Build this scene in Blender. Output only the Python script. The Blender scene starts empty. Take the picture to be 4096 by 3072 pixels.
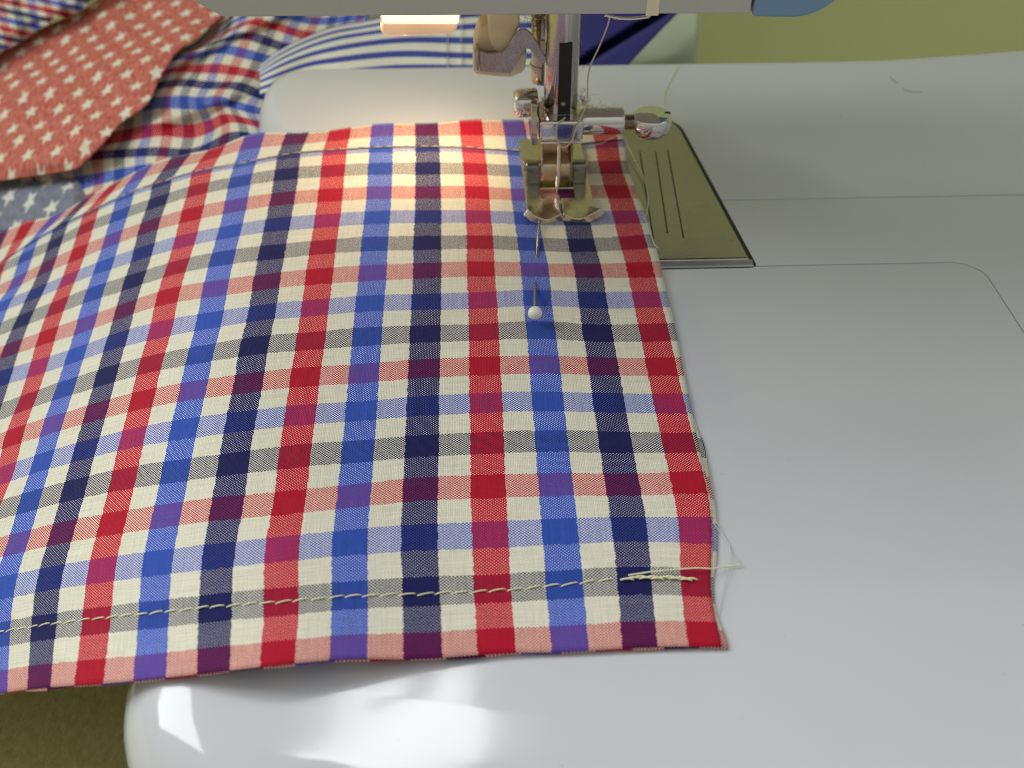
import bpy, bmesh, math, random
import numpy as np
from mathutils import Vector, Matrix, noise
from mathutils.geometry import tessellate_polygon
S = 0.001                      # everything below is measured in millimetres
R_ = math.radians
scn = bpy.context.scene
COL = scn.collection
random.seed(7)

# ------------------------------------------------------------------ camera
TH, PS, HC, FP = R_(39.4), R_(2.0), 122.0, 4463.0
FW = np.array([math.sin(PS)*math.cos(TH), math.cos(PS)*math.cos(TH), -math.sin(TH)])
RT = np.array([math.cos(PS), -math.sin(PS), 0.0])
UP = np.array([math.sin(PS)*math.sin(TH), math.cos(PS)*math.sin(TH), math.cos(TH)])
def ray(x, y): return FW + RT*(x-2048)/FP - UP*(y-1536)/FP
_d = ray(2221, 802)
CAM = _d*(HC/_d[2])            # the needle enters the cloth at the world origin
CAM = np.array([CAM[0], CAM[1], HC])
def P(x, y, z=0.0):            # point of the photo on the level z
    d = ray(x, y); return CAM + d*((z-CAM[2])/d[2])
def PY(x, y, Y):               # point of the photo on the upright plane Y
    d = ray(x, y); return CAM + d*((Y-CAM[1])/d[1])
cam = bpy.data.cameras.new("camera")
camo = bpy.data.objects.new("camera", cam); COL.objects.link(camo)
cam.sensor_width = 36.0; cam.lens = FP/4096*36
cam.clip_start = 0.005; cam.clip_end = 50
camo.matrix_world = Matrix(((RT[0], UP[0], -FW[0], CAM[0]*S), (RT[1], UP[1], -FW[1], CAM[1]*S),
                            (RT[2], UP[2], -FW[2], CAM[2]*S), (0, 0, 0, 1)))
cam.dof.use_dof = True; cam.dof.focus_distance = 0.188; cam.dof.aperture_fstop = 25.0
scn.camera = camo

# ------------------------------------------------------------------ world and lamps
W = bpy.data.worlds.new("World"); scn.world = W; W.use_nodes = True
wn = W.node_tree.nodes; wl = W.node_tree.links; wn.clear()
wo = wn.new('ShaderNodeOutputWorld'); bg = wn.new('ShaderNodeBackground')
tcw = wn.new('ShaderNodeTexCoord'); sep = wn.new('ShaderNodeSeparateXYZ')
rmp = wn.new('ShaderNodeValToRGB'); mr = wn.new('ShaderNodeMapRange')
mr.inputs[1].default_value = -0.6; mr.inputs[2].default_value = 0.9
rmp.color_ramp.elements[0].color = (0.20, 0.195, 0.17, 1)
rmp.color_ramp.elements[1].color = (0.86, 0.87, 0.84, 1)
e = rmp.color_ramp.elements.new(0.45); e.color = (0.40, 0.40, 0.37, 1)
wl.new(tcw.outputs['Generated'], sep.inputs[0]); wl.new(sep.outputs[2], mr.inputs[0])
my = wn.new('ShaderNodeMapRange'); my.inputs[1].default_value = -0.9; my.inputs[2].default_value = 0.1
my.inputs[3].default_value = 0.85; my.inputs[4].default_value = 1.0
wl.new(sep.outputs[1], my.inputs[0])
vs_ = wn.new('ShaderNodeVectorMath'); vs_.operation = 'SCALE'; wl.new(rmp.outputs[0], vs_.inputs[0]); wl.new(my.outputs[0], vs_.inputs['Scale'])
wl.new(mr.outputs[0], rmp.inputs[0]); wl.new(vs_.outputs[0], bg.inputs[0]); wl.new(bg.outputs[0], wo.inputs[0])
bg.inputs[1].default_value = 0.72
scn.view_settings.view_transform = 'Standard'; scn.view_settings.look = 'None'
scn.view_settings.exposure = 0.0; scn.view_settings.gamma = 1.0
scn.cycles.filter_width = 0.9; scn.cycles.max_bounces = 8; scn.cycles.use_denoising = True; scn.cycles.denoising_prefilter = 'NONE'
scn.cycles.sample_clamp_indirect = 6.0

def area(name, loc, target, sx, sy, power, color):
    l = bpy.data.lights.new(name, 'AREA'); l.shape = 'RECTANGLE'; l.size = sx; l.size_y = sy
    l.energy = power; l.color = color
    o = bpy.data.objects.new(name, l); COL.objects.link(o)
    o.location = Vector(loc); d = Vector(target)-Vector(loc)
    o.rotation_euler = d.to_track_quat('-Z', 'Y').to_euler()
    return o
area("window_light", (-0.41, 1.52, 2.42), (-0.03, -0.10, 0), 0.46, 1.05, 15, (0.96, 0.98, 1.0))
area("side_fill_light", (-0.78, 0.26, 0.56), (-0.03, -0.02, 0), 0.55, 0.55, 7.2, (0.93, 0.97, 1.0))  # added area light, set close so brightness falls off across the bed

# ------------------------------------------------------------------ materials
def new_mat(name):
    m = bpy.data.materials.new(name); m.use_nodes = True
    nt = m.node_tree; nt.nodes.clear()
    out = nt.nodes.new('ShaderNodeOutputMaterial'); b = nt.nodes.new('ShaderNodeBsdfPrincipled')
    nt.links.new(b.outputs[0], out.inputs[0])
    return m, nt, b
def nd(nt, t, **kw):
    n = nt.nodes.new(t)
    for k, v in kw.items():
        if k.startswith('i'): n.inputs[int(k[1:])].default_value = v
        else: setattr(n, k, v)
    return n
def mth(nt, op, a, b=None, c=None):
    n = nt.nodes.new('ShaderNodeMath'); n.operation = op
    for i, v in enumerate((a, b, c)):
        if v is None: continue
        if isinstance(v, (int, float)): n.inputs[i].default_value = v
        else: nt.links.new(v, n.inputs[i])
    return n.outputs[0]
def mixc(nt, f, a, b, mode='MIX'):
    n = nt.nodes.new('ShaderNodeMix'); n.data_type = 'RGBA'; n.blend_type = mode
    for i, v in ((0, f), (6, a), (7, b)):
        if isinstance(v, (int, float, tuple)): n.inputs[i].default_value = v
        else: nt.links.new(v, n.inputs[i])
    return n.outputs[2]
def noise_n(nt, vec, scale, detail=2.0, rough=0.5):
    n = nd(nt, 'ShaderNodeTexNoise'); n.inputs['Scale'].default_value = scale
    n.inputs['Detail'].default_value = detail; n.inputs['Roughness'].default_value = rough
    if vec is not None: nt.links.new(vec, n.inputs['Vector'])
    return n.outputs[0]
def simple(name, col, rough=0.5, metal=0.0, var=0.06, nscale=300, bump=0.0, bscale=2000, spec=0.5,
           rvar=0.0, coat=0.0, wave=None, sss=0.0, specks=0.0):
    m, nt, b = new_mat(name)
    tc = nd(nt, 'ShaderNodeTexCoord'); v = tc.outputs['Object']
    n1 = noise_n(nt, v, nscale, 3)
    f = mth(nt, 'MULTIPLY_ADD', n1, 2*var, 1-var)
    base = mixc(nt, 1.0, (*col, 1), (1, 1, 1, 1), 'MULTIPLY')
    vm = nt.nodes.new('ShaderNodeVectorMath'); vm.operation = 'SCALE'
    nt.links.new(base, vm.inputs[0]); nt.links.new(f, vm.inputs['Scale'])
    c = vm.outputs[0]
    if specks:
        s = noise_n(nt, v, 700, 1); k = mth(nt, 'GREATER_THAN', s, 0.80)
        c = mixc(nt, mth(nt, 'MULTIPLY', k, specks), c, (0.05, 0.045, 0.04, 1))
    nt.links.new(c, b.inputs['Base Color'])
    b.inputs['Metallic'].default_value = metal; b.inputs['Specular IOR Level'].default_value = spec
    b.inputs['Coat Weight'].default_value = coat; b.inputs['Coat Roughness'].default_value = 0.05
    if sss:
        b.inputs['Subsurface Weight'].default_value = sss; b.inputs['Subsurface Radius'].default_value = (.004, .003, .002)
        b.inputs['Subsurface Scale'].default_value = 0.4
    if rvar:
        n2 = noise_n(nt, v, nscale*1.7, 4); nt.links.new(mth(nt, 'MULTIPLY_ADD', n2, rvar, rough-rvar/2), b.inputs['Roughness'])
    else: b.inputs['Roughness'].default_value = rough
    last = None
    if wave:
        mp = nd(nt, 'ShaderNodeMapping'); nt.links.new(v, mp.inputs[0]); mp.inputs['Scale'].default_value = wave[0]
        n3 = noise_n(nt, mp.outputs[0], 1.0, 1)
        bp = nd(nt, 'ShaderNodeBump'); bp.inputs['Strength'].default_value = 1; bp.inputs['Distance'].default_value = wave[1]
        nt.links.new(n3, bp.inputs['Height']); last = bp
    if bump:
        n4 = noise_n(nt, v, bscale, 3); bq = nd(nt, 'ShaderNodeBump')
        bq.inputs['Strength'].default_value = 1; bq.inputs['Distance'].default_value = bump
        nt.links.new(n4, bq.inputs['Height'])
        if last: nt.links.new(last.outputs[0], bq.inputs['Normal'])
        last = bq
    if last: nt.links.new(last.outputs[0], b.inputs['Normal'])
    return m
M = {}
M['plastic'] = simple('glossy white plastic', (0.60, 0.61, 0.635), 0.10, var=0.03, nscale=30, rvar=0.12, spec=0.55,
                      wave=((70, 9, 10), 0.00011), bump=0.000003, bscale=900, specks=0.2)
M['head'] = simple('grey white casing', (0.52, 0.53, 0.53), 0.10, var=0.02, nscale=40, spec=0.6, bump=0.000002, bscale=700)
M['blue_plastic'] = simple('pale blue plastic', (0.20, 0.34, 0.55), 0.3, var=0.03, nscale=60)
M['chrome'] = simple('chrome', (0.83, 0.80, 0.76), 0.07, 1.0, var=0.05, nscale=500, rvar=0.08, bump=0.000012, bscale=420)
M['chrome_soft'] = simple('worn chrome', (0.56, 0.49, 0.39), 0.10, 1.0, var=0.22, nscale=700, rvar=0.14, bump=0.000012, bscale=600)
M['dark_reflection'] = simple('foot metal with dark reflection', (0.25, 0.26, 0.23), 0.12, 1.0, var=0.25, nscale=700, rvar=0.14, bump=0.000008, bscale=600)  # dark base stands in for the dim room mirrored in the metal
M['holder'] = simple('warm brushed holder metal', (0.72, 0.58, 0.40), 0.33, 1.0, var=0.22, nscale=500, rvar=0.15)
M['sole'] = simple('scuffed sole metal', (0.70, 0.60, 0.46), 0.20, 1.0, var=0.26, nscale=600, rvar=0.2, bump=0.00001, bscale=500)
M['barm'] = simple('oiled bar steel', (0.52, 0.48, 0.46), 0.13, 1.0, var=0.12, nscale=400, rvar=0.1)
M['steel'] = simple('brushed steel', (0.47, 0.42, 0.39), 0.26, 1.0, var=0.08, nscale=60, rvar=0.14, wave=((60, 2600, 60), 0.000012))
M['lip'] = simple('ground steel edge', (0.52, 0.52, 0.50), 0.35, 1.0, var=0.05, nscale=300)
M['dark'] = simple('dark recess', (0.015, 0.014, 0.013), 0.6, var=0.2)
M['slot'] = simple('black slot', (0.012, 0.011, 0.011), 0.4, var=0.3, nscale=900)
M['engraved'] = simple('engraved line', (0.03, 0.028, 0.015), 0.6)
M['cream'] = simple('lamp-warmed cream plastic', (0.95, 0.80, 0.52), 0.36, var=0.16, nscale=260, sss=0.15, specks=0.5, bump=0.00001, bscale=900)  # cream base brightened and yellowed to imitate the lamp's light on it
M['cream_pale'] = simple('pale cream plastic', (0.88, 0.80, 0.58), 0.3, var=0.08, nscale=260, sss=0.2)
M['bracket'] = simple('dull bracket metal', (0.50, 0.47, 0.44), 0.27, 1.0, var=0.22, nscale=420, rvar=0.2, bump=0.000006, bscale=900)
M['pearl'] = simple('glossy ivory pin head', (0.84, 0.84, 0.70), 0.12, var=0.01, coat=0.4, sss=0.1)
M['thread'] = simple('ecru thread', (0.70, 0.64, 0.44), 0.75, var=0.15, nscale=3000)
M['thread_y'] = simple('pale yellow stitching thread', (0.88, 0.85, 0.55), 0.7, var=0.15, nscale=3000)
M['thread_w'] = simple('fine pale thread', (0.66, 0.66, 0.60), 0.7)
M['hair'] = simple('dark hair', (0.05, 0.04, 0.03), 0.5)
M['lint'] = simple('brown lint', (0.40, 0.26, 0.16), 0.9, var=0.3, nscale=1500)
M['wall'] = simple('olive green painted wall', (0.78, 0.85, 0.46), 0.7, var=0.07, nscale=14, bump=0.0002, bscale=300)
M['interfacing'] = simple('pale interfacing', (0.50, 0.54, 0.41), 0.8, var=0.10, nscale=45, bump=0.0001, bscale=700)

# desk: brown fibre board
m, nt, b = new_mat('brown fibre board'); M['desk'] = m
tc = nd(nt, 'ShaderNodeTexCoord'); v = tc.outputs['Object']
r = nd(nt, 'ShaderNodeValToRGB'); cr = r.color_ramp
cr.elements[0].position = .25; cr.elements[0].color = (0.40, 0.36, 0.12, 1)
cr.elements[1].position = .75; cr.elements[1].color = (0.62, 0.57, 0.23, 1)
mp = nd(nt, 'ShaderNodeMapping'); nt.links.new(v, mp.inputs[0]); mp.inputs['Scale'].default_value = (1, .55, 1); mp.inputs['Rotation'].default_value = (0, 0, .6)
nn = noise_n(nt, mp.outputs[0], 900, 4, .65); nt.links.new(nn, r.inputs[0]); nt.links.new(r.outputs[0], b.inputs['Base Color'])
b.inputs['Roughness'].default_value = .8
bp = nd(nt, 'ShaderNodeBump'); bp.inputs['Distance'].default_value = .0002; nt.links.new(nn, bp.inputs['Height']); nt.links.new(bp.outputs[0], b.inputs['Normal'])

def gingham(name, thread_scale=19.0, soft=0.12, bumpd=0.00006):
    """woven check: UV.x counts warp stripes, UV.y counts weft stripes; red / navy / blue in turn"""
    m, nt, b = new_mat(name)
    uv = nd(nt, 'ShaderNodeUVMap'); uv.uv_map = 'weave'
    sp = nd(nt, 'ShaderNodeSeparateXYZ'); nt.links.new(uv.outputs[0], sp.inputs[0])
    u, v = sp.outputs[0], sp.outputs[1]
    # threads are not perfectly straight
    nz = noise_n(nt, uv.outputs[0], 9.0, 1); jit = mth(nt, 'MULTIPLY_ADD', nz, 0.05, -0.025)
    white = (0.76, 0.725, 0.585, 1)
    def yarn(c, cols):
        c2 = mth(nt, 'ADD', c, jit)
        x = mth(nt, 'FRACT', mth(nt, 'DIVIDE', mth(nt, 'ADD', c2, 300.5), 3.0))
        r = nd(nt, 'ShaderNodeValToRGB'); cr = r.color_ramp; cr.interpolation = 'CONSTANT'
        st = [(0, white), (.24/3, cols[0]), (.76/3, white), (1.24/3, cols[1]), (1.76/3, white), (2.24/3, cols[2]), (2.76/3, white)]
        cr.elements[0].position = 0; cr.elements[0].color = white
        cr.elements[1].position = st[1][0]; cr.elements[1].color = st[1][1]
        for p_, c_ in st[2:]:
            e_ = cr.elements.new(p_); e_.color = c_
        nt.links.new(x, r.inputs[0])
        f1 = mth(nt, 'FRACT', mth(nt, 'ADD', c2, 300.5))
        flag = mth(nt, 'MULTIPLY', mth(nt, 'GREATER_THAN', f1, .24), mth(nt, 'LESS_THAN', f1, .76))
        return r.outputs[0], flag
    red = (0.58, 0.008, 0.035, 1); navy = (0.014, 0.014, 0.12, 1); blue = (0.042, 0.11, 0.56, 1)
    wc, wf = yarn(u, [red, navy, blue]); fc, ff = yarn(v, [red, (0.02, 0.02, 0.09, 1), blue])
    # slub: each yarn is a little lighter or darker
    def slub(c, other, col):
        cb = nd(nt, 'ShaderNodeCombineXYZ'); nt.links.new(mth(nt, 'MULTIPLY', c, thread_scale*2), cb.inputs[0])
        nt.links.new(mth(nt, 'MULTIPLY', other, 1.3), cb.inputs[1])
        n = noise_n(nt, cb.outputs[0], 1.0, 2)
        vm = nt.nodes.new('ShaderNodeVectorMath'); vm.operation = 'SCALE'
        nt.links.new(col, vm.inputs[0]); nt.links.new(mth(nt, 'MULTIPLY_ADD', n, .8, .62), vm.inputs['Scale'])
        return vm.outputs[0]
    wc2 = slub(u, v, wc); fc2 = slub(v, u, fc)
    s1 = mth(nt, 'SINE', mth(nt, 'MULTIPLY', u, 2*math.pi*thread_scale))
    s2 = mth(nt, 'SINE', mth(nt, 'MULTIPLY', v, 2*math.pi*thread_scale))
    s = mth(nt, 'MULTIPLY', s1, s2)
    # cover: coloured yarn dominates where it meets white
    both = mth(nt, 'MULTIPLY', wf, ff)
    t = mth(nt, 'ADD', mth(nt, 'MULTIPLY', wf, -0.70), 0.06)
    t = mth(nt, 'ADD', t, mth(nt, 'MULTIPLY', both, 0.22))
    mr_ = nd(nt, 'ShaderNodeMapRange'); mr_.interpolation_type = 'SMOOTHSTEP'
    nt.links.new(mth(nt, 'SUBTRACT', s, t), mr_.inputs[0]); mr_.inputs[1].default_value = -soft; mr_.inputs[2].default_value = soft
    c = mixc(nt, mr_.outputs[0], fc2, wc2)
    vd = nt.nodes.new('ShaderNodeVectorMath'); vd.operation = 'SCALE'; nt.links.new(c, vd.inputs[0])
    nt.links.new(mth(nt, 'MULTIPLY_ADD', both, -.22, 1.0), vd.inputs['Scale']); c = vd.outputs[0]
    # dark pin holes between the yarns
    c1 = mth(nt, 'ABSOLUTE', s1); c2_ = mth(nt, 'ABSOLUTE', s2)
    hole = mth(nt, 'LESS_THAN', mth(nt, 'ADD', c1, c2_), 0.42)
    c = mixc(nt, mth(nt, 'MULTIPLY', hole, 0.60), c, (0.03, 0.028, 0.03, 1))
    nt.links.new(c, b.inputs['Base Color'])
    b.inputs['Roughness'].default_value = .85; b.inputs['Specular IOR Level'].default_value = .15
    b.inputs['Sheen Weight'].default_value = .12; b.inputs['Sheen Roughness'].default_value = .4
    bp = nd(nt, 'ShaderNodeBump'); bp.inputs['Distance'].default_value = bumpd; bp.inputs['Strength'].default_value = .6
    nt.links.new(mth(nt, 'ADD', mth(nt, 'ABSOLUTE', s), mth(nt, 'MULTIPLY', nz, .6)), bp.inputs['Height']); nt.links.new(bp.outputs[0], b.inputs['Normal'])
    return m
M['gingham'] = gingham('woven red navy blue gingham')
M['gingham_small'] = gingham('small gingham', 14.0)

def stars(name, a1, a2, rad, asp, base, base2, white, rot=0.0, streak=(1, 1)):
    """chambray printed with five-pointed stars; UV holds millimetres on the cloth"""
    m, nt, b = new_mat(name)
    uv = nd(nt, 'ShaderNodeUVMap'); uv.uv_map = 'weave'
    sp = nd(nt, 'ShaderNodeSeparateXYZ'); nt.links.new(uv.outputs[0], sp.inputs[0])
    nzx = noise_n(nt, uv.outputs[0], 1.6, 2)
    x = mth(nt, 'ADD', sp.outputs[0], mth(nt, 'MULTIPLY_ADD', nzx, .5, -.25)); y = sp.outputs[1]
    det = a1[0]*a2[1]-a2[0]*a1[1]
    cu = mth(nt, 'ADD', mth(nt, 'MULTIPLY', x, a2[1]/det), mth(nt, 'MULTIPLY', y, -a2[0]/det))
    cv = mth(nt, 'ADD', mth(nt, 'MULTIPLY', x, -a1[1]/det), mth(nt, 'MULTIPLY', y, a1[0]/det))
    fu = mth(nt, 'SUBTRACT', mth(nt, 'FRACT', mth(nt, 'ADD', cu, 100.5)), .5)
    fv = mth(nt, 'SUBTRACT', mth(nt, 'FRACT', mth(nt, 'ADD', cv, 100.5)), .5)
    dx = mth(nt, 'ADD', mth(nt, 'MULTIPLY', fu, a1[0]), mth(nt, 'MULTIPLY', fv, a2[0]))
    dy = mth(nt, 'DIVIDE', mth(nt, 'ADD', mth(nt, 'MULTIPLY', fu, a1[1]), mth(nt, 'MULTIPLY', fv, a2[1])), asp)
    rr = mth(nt, 'SQRT', mth(nt, 'ADD', mth(nt, 'MULTIPLY', dx, dx), mth(nt, 'MULTIPLY', dy, dy)))
    an = mth(nt, 'ADD', mth(nt, 'ARCTAN2', dy, dx), 20+rot)
    s72 = R_(72)
    a = mth(nt, 'ABSOLUTE', mth(nt, 'SUBTRACT', mth(nt, 'MODULO', an, s72), s72/2))
    ri = rad*.46; n0, n1 = ri*math.sin(R_(36)), rad-ri*math.cos(R_(36)); c0 = rad*ri*math.sin(R_(36)); ln = math.hypot(n0, n1)
    q = mth(nt, 'ADD', mth(nt, 'MULTIPLY', mth(nt, 'COSINE', a), n0/ln), mth(nt, 'MULTIPLY', mth(nt, 'SINE', a), n1/ln))
    sd = mth(nt, 'SUBTRACT', mth(nt, 'MULTIPLY', q, rr), c0/ln)
    mr_ = nd(nt, 'ShaderNodeMapRange'); nt.links.new(sd, mr_.inputs[0]); mr_.inputs[1].default_value = .12; mr_.inputs[2].default_value = -.12
    mp = nd(nt, 'ShaderNodeMapping'); nt.links.new(uv.outputs[0], mp.inputs[0]); mp.inputs['Scale'].default_value = (streak[0], streak[1], 1)
    mp.inputs['Rotation'].default_value = (0, 0, .5)
    n = noise_n(nt, mp.outputs[0], 1.0, 3, .6)
    n = mth(nt, 'MINIMUM', mth(nt, 'MAXIMUM', mth(nt, 'MULTIPLY_ADD', n, 2.2, -.6), 0), 1)
    bc = mixc(nt, n, base, base2); c = mixc(nt, mr_.outputs[0], bc, white)
    nt.links.new(c, b.inputs['Base Color']); b.inputs['Roughness'].default_value = .9; b.inputs['Specular IOR Level'].default_value = .1
    bp = nd(nt, 'ShaderNodeBump'); bp.inputs['Distance'].default_value = .0002; nt.links.new(n, bp.inputs['Height']); nt.links.new(bp.outputs[0], b.inputs['Normal'])
    return m
M['red_stars'] = stars('red chambray with stars', (9.9, -3.9), (4.6, -8.0), 2.4, 1.2, (0.44, 0.045, 0.05, 1), (0.72, 0.30, 0.21, 1),
                       (0.80, 0.76, 0.60, 1), rot=R_(54+36), streak=(1.1, .4))
M['grey_stars'] = stars('grey blue chambray with stars', (8.4, -6.9), (-3.9, -6.1), 2.7, 1.3, (0.13, 0.14, 0.21, 1), (0.36, 0.38, 0.44, 1),
                        (0.80, 0.80, 0.72, 1), rot=R_(54+30), streak=(3.0, .35))

# blue and white stripes: UV.y counts stripes
m, nt, b = new_mat('blue and white striped cotton'); M['stripes'] = m
uv = nd(nt, 'ShaderNodeUVMap'); uv.uv_map = 'weave'; sp = nd(nt, 'ShaderNodeSeparateXYZ'); nt.links.new(uv.outputs[0], sp.inputs[0])
fr = mth(nt, 'ABSOLUTE', mth(nt, 'SUBTRACT', mth(nt, 'FRACT', mth(nt, 'ADD', sp.outputs[1], 50.5)), .5))
k = mth(nt, 'LESS_THAN', fr, .225)
nz = noise_n(nt, uv.outputs[0], 60, 2)
wh = mixc(nt, nz, (0.66, 0.66, 0.56, 1), (0.86, 0.85, 0.76, 1)); bl = mixc(nt, nz, (0.035, 0.045, 0.30, 1), (0.06, 0.08, 0.42, 1))
nt.links.new(mixc(nt, k, wh, bl), b.inputs['Base Color']); b.inputs['Roughness'].default_value = .9
M['royal'] = simple('royal blue cotton', (0.045, 0.042, 0.19), 0.9, var=0.12, nscale=500, spec=.1)

# lamp diffuser (it is lit)
m, nt, b = new_mat('lit lamp cover'); M['lampcover'] = m
b.inputs['Base Color'].default_value = (0.85, 0.60, 0.42, 1); b.inputs['Roughness'].default_value = .25
tc = nd(nt, 'ShaderNodeTexCoord'); n = noise_n(nt, tc.outputs['Object'], 120, 1)
b.inputs['Emission Color'].default_value = (1.0, 0.66, 0.40, 1)
nt.links.new(mth(nt, 'MULTIPLY_ADD', n, .22, .20), b.inputs['Emission Strength'])
m, nt, b = new_mat('lamp filament glow'); M['bulb'] = m
b.inputs['Base Color'].default_value = (1, .8, .5, 1); b.inputs['Emission Color'].default_value = (1.0, 0.80, 0.50, 1); b.inputs['Emission Strength'].default_value = 1.6

# ------------------------------------------------------------------ object helpers
def link(name, me, mat, parent=None, smooth=True, angle=None):
    if isinstance(me, bmesh.types.BMesh):
        bm = me; me = bpy.data.meshes.new(name); bm.to_mesh(me); bm.free()
    me.materials.clear(); me.materials.append(M[mat])
    if smooth:
        for p in me.polygons: p.use_smooth = True
        if angle: me.set_sharp_from_angle(angle=R_(angle))
    o = bpy.data.objects.new(name, me); COL.objects.link(o)
    if parent is not None: o.parent = parent
    return o
def tag(o, label=None, cat=None, group=None, kind=None):
    if label: o['label'] = label
    if cat: o['category'] = cat
    if group: o['group'] = group
    if kind: o['kind'] = kind
    return o
def empty(name, loc=(0, 0, 0)):
    o = bpy.data.objects.new(name, None); COL.objects.link(o); o.empty_display_size = .01
    o.location = (0, 0, 0); return o
def pydata(verts, faces, uvs=None):
    me = bpy.data.meshes.new('m'); me.from_pydata([tuple(float(c)*S for c in v) for v in verts], [], faces); me.update()
    if uvs is not None:
        l = me.uv_layers.new(name='weave')
        for lp in me.loops: l.data[lp.index].uv = uvs[lp.vertex_index]
    return me
def grid_mesh(Pts, UV=None, mask=None):
    """Pts[i][j] -> point"""
    n, mm = len(Pts), len(Pts[0]); verts = [p for r in Pts for p in r]
    faces = [(i*mm+j, i*mm+j+1, (i+1)*mm+j+1, (i+1)*mm+j) for i in range(n-1) for j in range(mm-1) if mask is None or mask(i, j)]
    uvs = [q for r in UV for q in r] if UV is not None else None
    return pydata(verts, faces, uvs)
def solid(o, t, off=-1.0):
    md = o.modifiers.new('thickness', 'SOLIDIFY'); md.thickness = t*S; md.offset = off; return o
def bevel(o, w, seg=3, ang=35):
    md = o.modifiers.new('bevel', 'BEVEL'); md.width = w*S; md.segments = seg; md.limit_method = 'ANGLE'; md.angle_limit = R_(ang)
    md.harden_normals = True; return o
def box(x0, x1, y0, y1, z0, z1):
    v = [(x, y, z) for z in (z0, z1) for y in (y0, y1) for x in (x0, x1)]
    f = [(0, 2, 3, 1), (4, 5, 7, 6), (0, 1, 5, 4), (2, 6, 7, 3), (0, 4, 6, 2), (1, 3, 7, 5)]
    return pydata(v, f)
def boxo(name, mat, parent, x0, x1, y0, y1, z0, z1, bev=0.4, seg=3):
    o = link(name, box(x0, x1, y0, y1, z0, z1), mat, parent, True, 35)
    return bevel(o, bev, seg) if bev else o
def lathe(prof, org, axis, n=48):
    """prof: (distance along axis, radius)"""
    a = Vector(axis).normalized(); t = a.orthogonal().normalized(); b_ = a.cross(t)
    v, f = [], []; org = Vector(org)
    for d, r in prof:
        for i in range(n):
            th = 2*math.pi*i/n; v.append(org+a*d+(t*math.cos(th)+b_*math.sin(th))*r)
    for k in range(len(prof)-1):
        for i in range(n):
            j = (i+1) % n; f.append((k*n+i, k*n+j, (k+1)*n+j, (k+1)*n+i))
    f.append(tuple(range(n))[::-1]); f.append(tuple((len(prof)-1)*n+i for i in range(n)))
    return pydata(v, f)
def latheo(name, mat, parent, prof, org, axis, n=48, ang=40):
    return link(name, lathe(prof, org, axis, n), mat, parent, True, ang)
def rprof(L, r, e=0.3, k=4):
    """cylinder profile with rounded rims"""
    p = [(e*(1-math.cos(math.pi/2*i/k)), r-e*(1-math.sin(math.pi/2*i/k))) for i in range(k+1)]
    q = [(L-d, rr) for d, rr in p[::-1]]
    return [(0, max(p[0][1]-1e-4, .01))]+p+q
def tube(pts, rad, n=6, closed=False, rads=None):
    v, f = [], []; pts = [Vector(p) for p in pts]; m_ = len(pts); up = Vector((0.13, .3, .94))
    for i, p in enumerate(pts):
        d = (pts[min(i+1, m_-1)]-pts[max(i-1, 0)]).normalized()
        a = d.cross(up); a = a.normalized() if a.length > 1e-4 else Vector((1, 0, 0)); b_ = d.cross(a)
        r = rads[i] if rads else rad
        for k in range(n):
            th = 2*math.pi*k/n; v.append(p+(a*math.cos(th)+b_*math.sin(th))*r)
    for i in range(m_-1):
        for k in range(n):
            j = (k+1) % n; f.append((i*n+k, i*n+j, (i+1)*n+j, (i+1)*n+k))
    f.append(tuple(range(n))[::-1]); f.append(tuple((m_-1)*n+k for k in range(n)))
    return pydata(v, f)
def catmull(pts, per=8):
    pts = [np.array(p, float) for p in pts]; q = [2*pts[0]-pts[1]]+pts+[2*pts[-1]-pts[-2]]; out = []
    for i in range(1, len(q)-2):
        for k in range(per):
            t = k/per; a, b_, c, d = q[i-1], q[i], q[i+1], q[i+2]
            out.append(.5*((2*b_)+(c-a)*t+(2*a-5*b_+4*c-d)*t*t+(3*b_-a-3*c+d)*t**3))
    out.append(q[-2]); return out
def prism(poly, axis, a, b):
    """poly of 2-D points extruded along 'x','y' or 'z' from a to b"""
    def mk(p, t):
        return {'y': (p[0], t, p[1]), 'x': (t, p[0], p[1]), 'z': (p[0], p[1], t)}[axis]
    n = len(poly); v = [mk(p, a) for p in poly]+[mk(p, b) for p in poly]
    bm = bmesh.new(); vs = [bm.verts.new([c*S for c in q]) for q in v]
    bm.faces.new(vs[:n]); bm.faces.new(vs[n:][::-1])
    for i in range(n): bm.faces.new((vs[i], vs[i+n], vs[(i+1) % n+n], vs[(i+1) % n]))
    bmesh.ops.recalc_face_normals(bm, faces=bm.faces); return bm
def prismo(name, mat, parent, poly, axis, a, b, bev=.3, seg=3):
    o = link(name, prism(poly, axis, a, b), mat, parent, True, 35)
    return bevel(o, bev, seg) if bev else o
def roundpoly(pts, k=10):
    """pts: (x,y,radius) -> polygon with arcs"""
    out = []; n = len(pts)
    for i in range(n):
        p = Vector(pts[i][:2]); r = pts[i][2]
        a = (Vector(pts[i-1][:2])-p).normalized(); b_ = (Vector(pts[(i+1) % n][:2])-p).normalized()
        if r <= 0: out.append((p.x, p.y)); continue
        half = a.angle(b_)/2; d = r/math.tan(half); c = p+(a+b_).normalized()*(r/math.sin(half))
        s = p+a*d-c; e_ = p+b_*d-c; ang = s.angle(e_); sg = 1 if s.cross(e_) > 0 else -1
        for q in range(k+1):
            th = sg*ang*q/k; out.append((c.x+s.x*math.cos(th)-s.y*math.sin(th), c.y+s.x*math.sin(th)+s.y*math.cos(th)))
    return out
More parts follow.
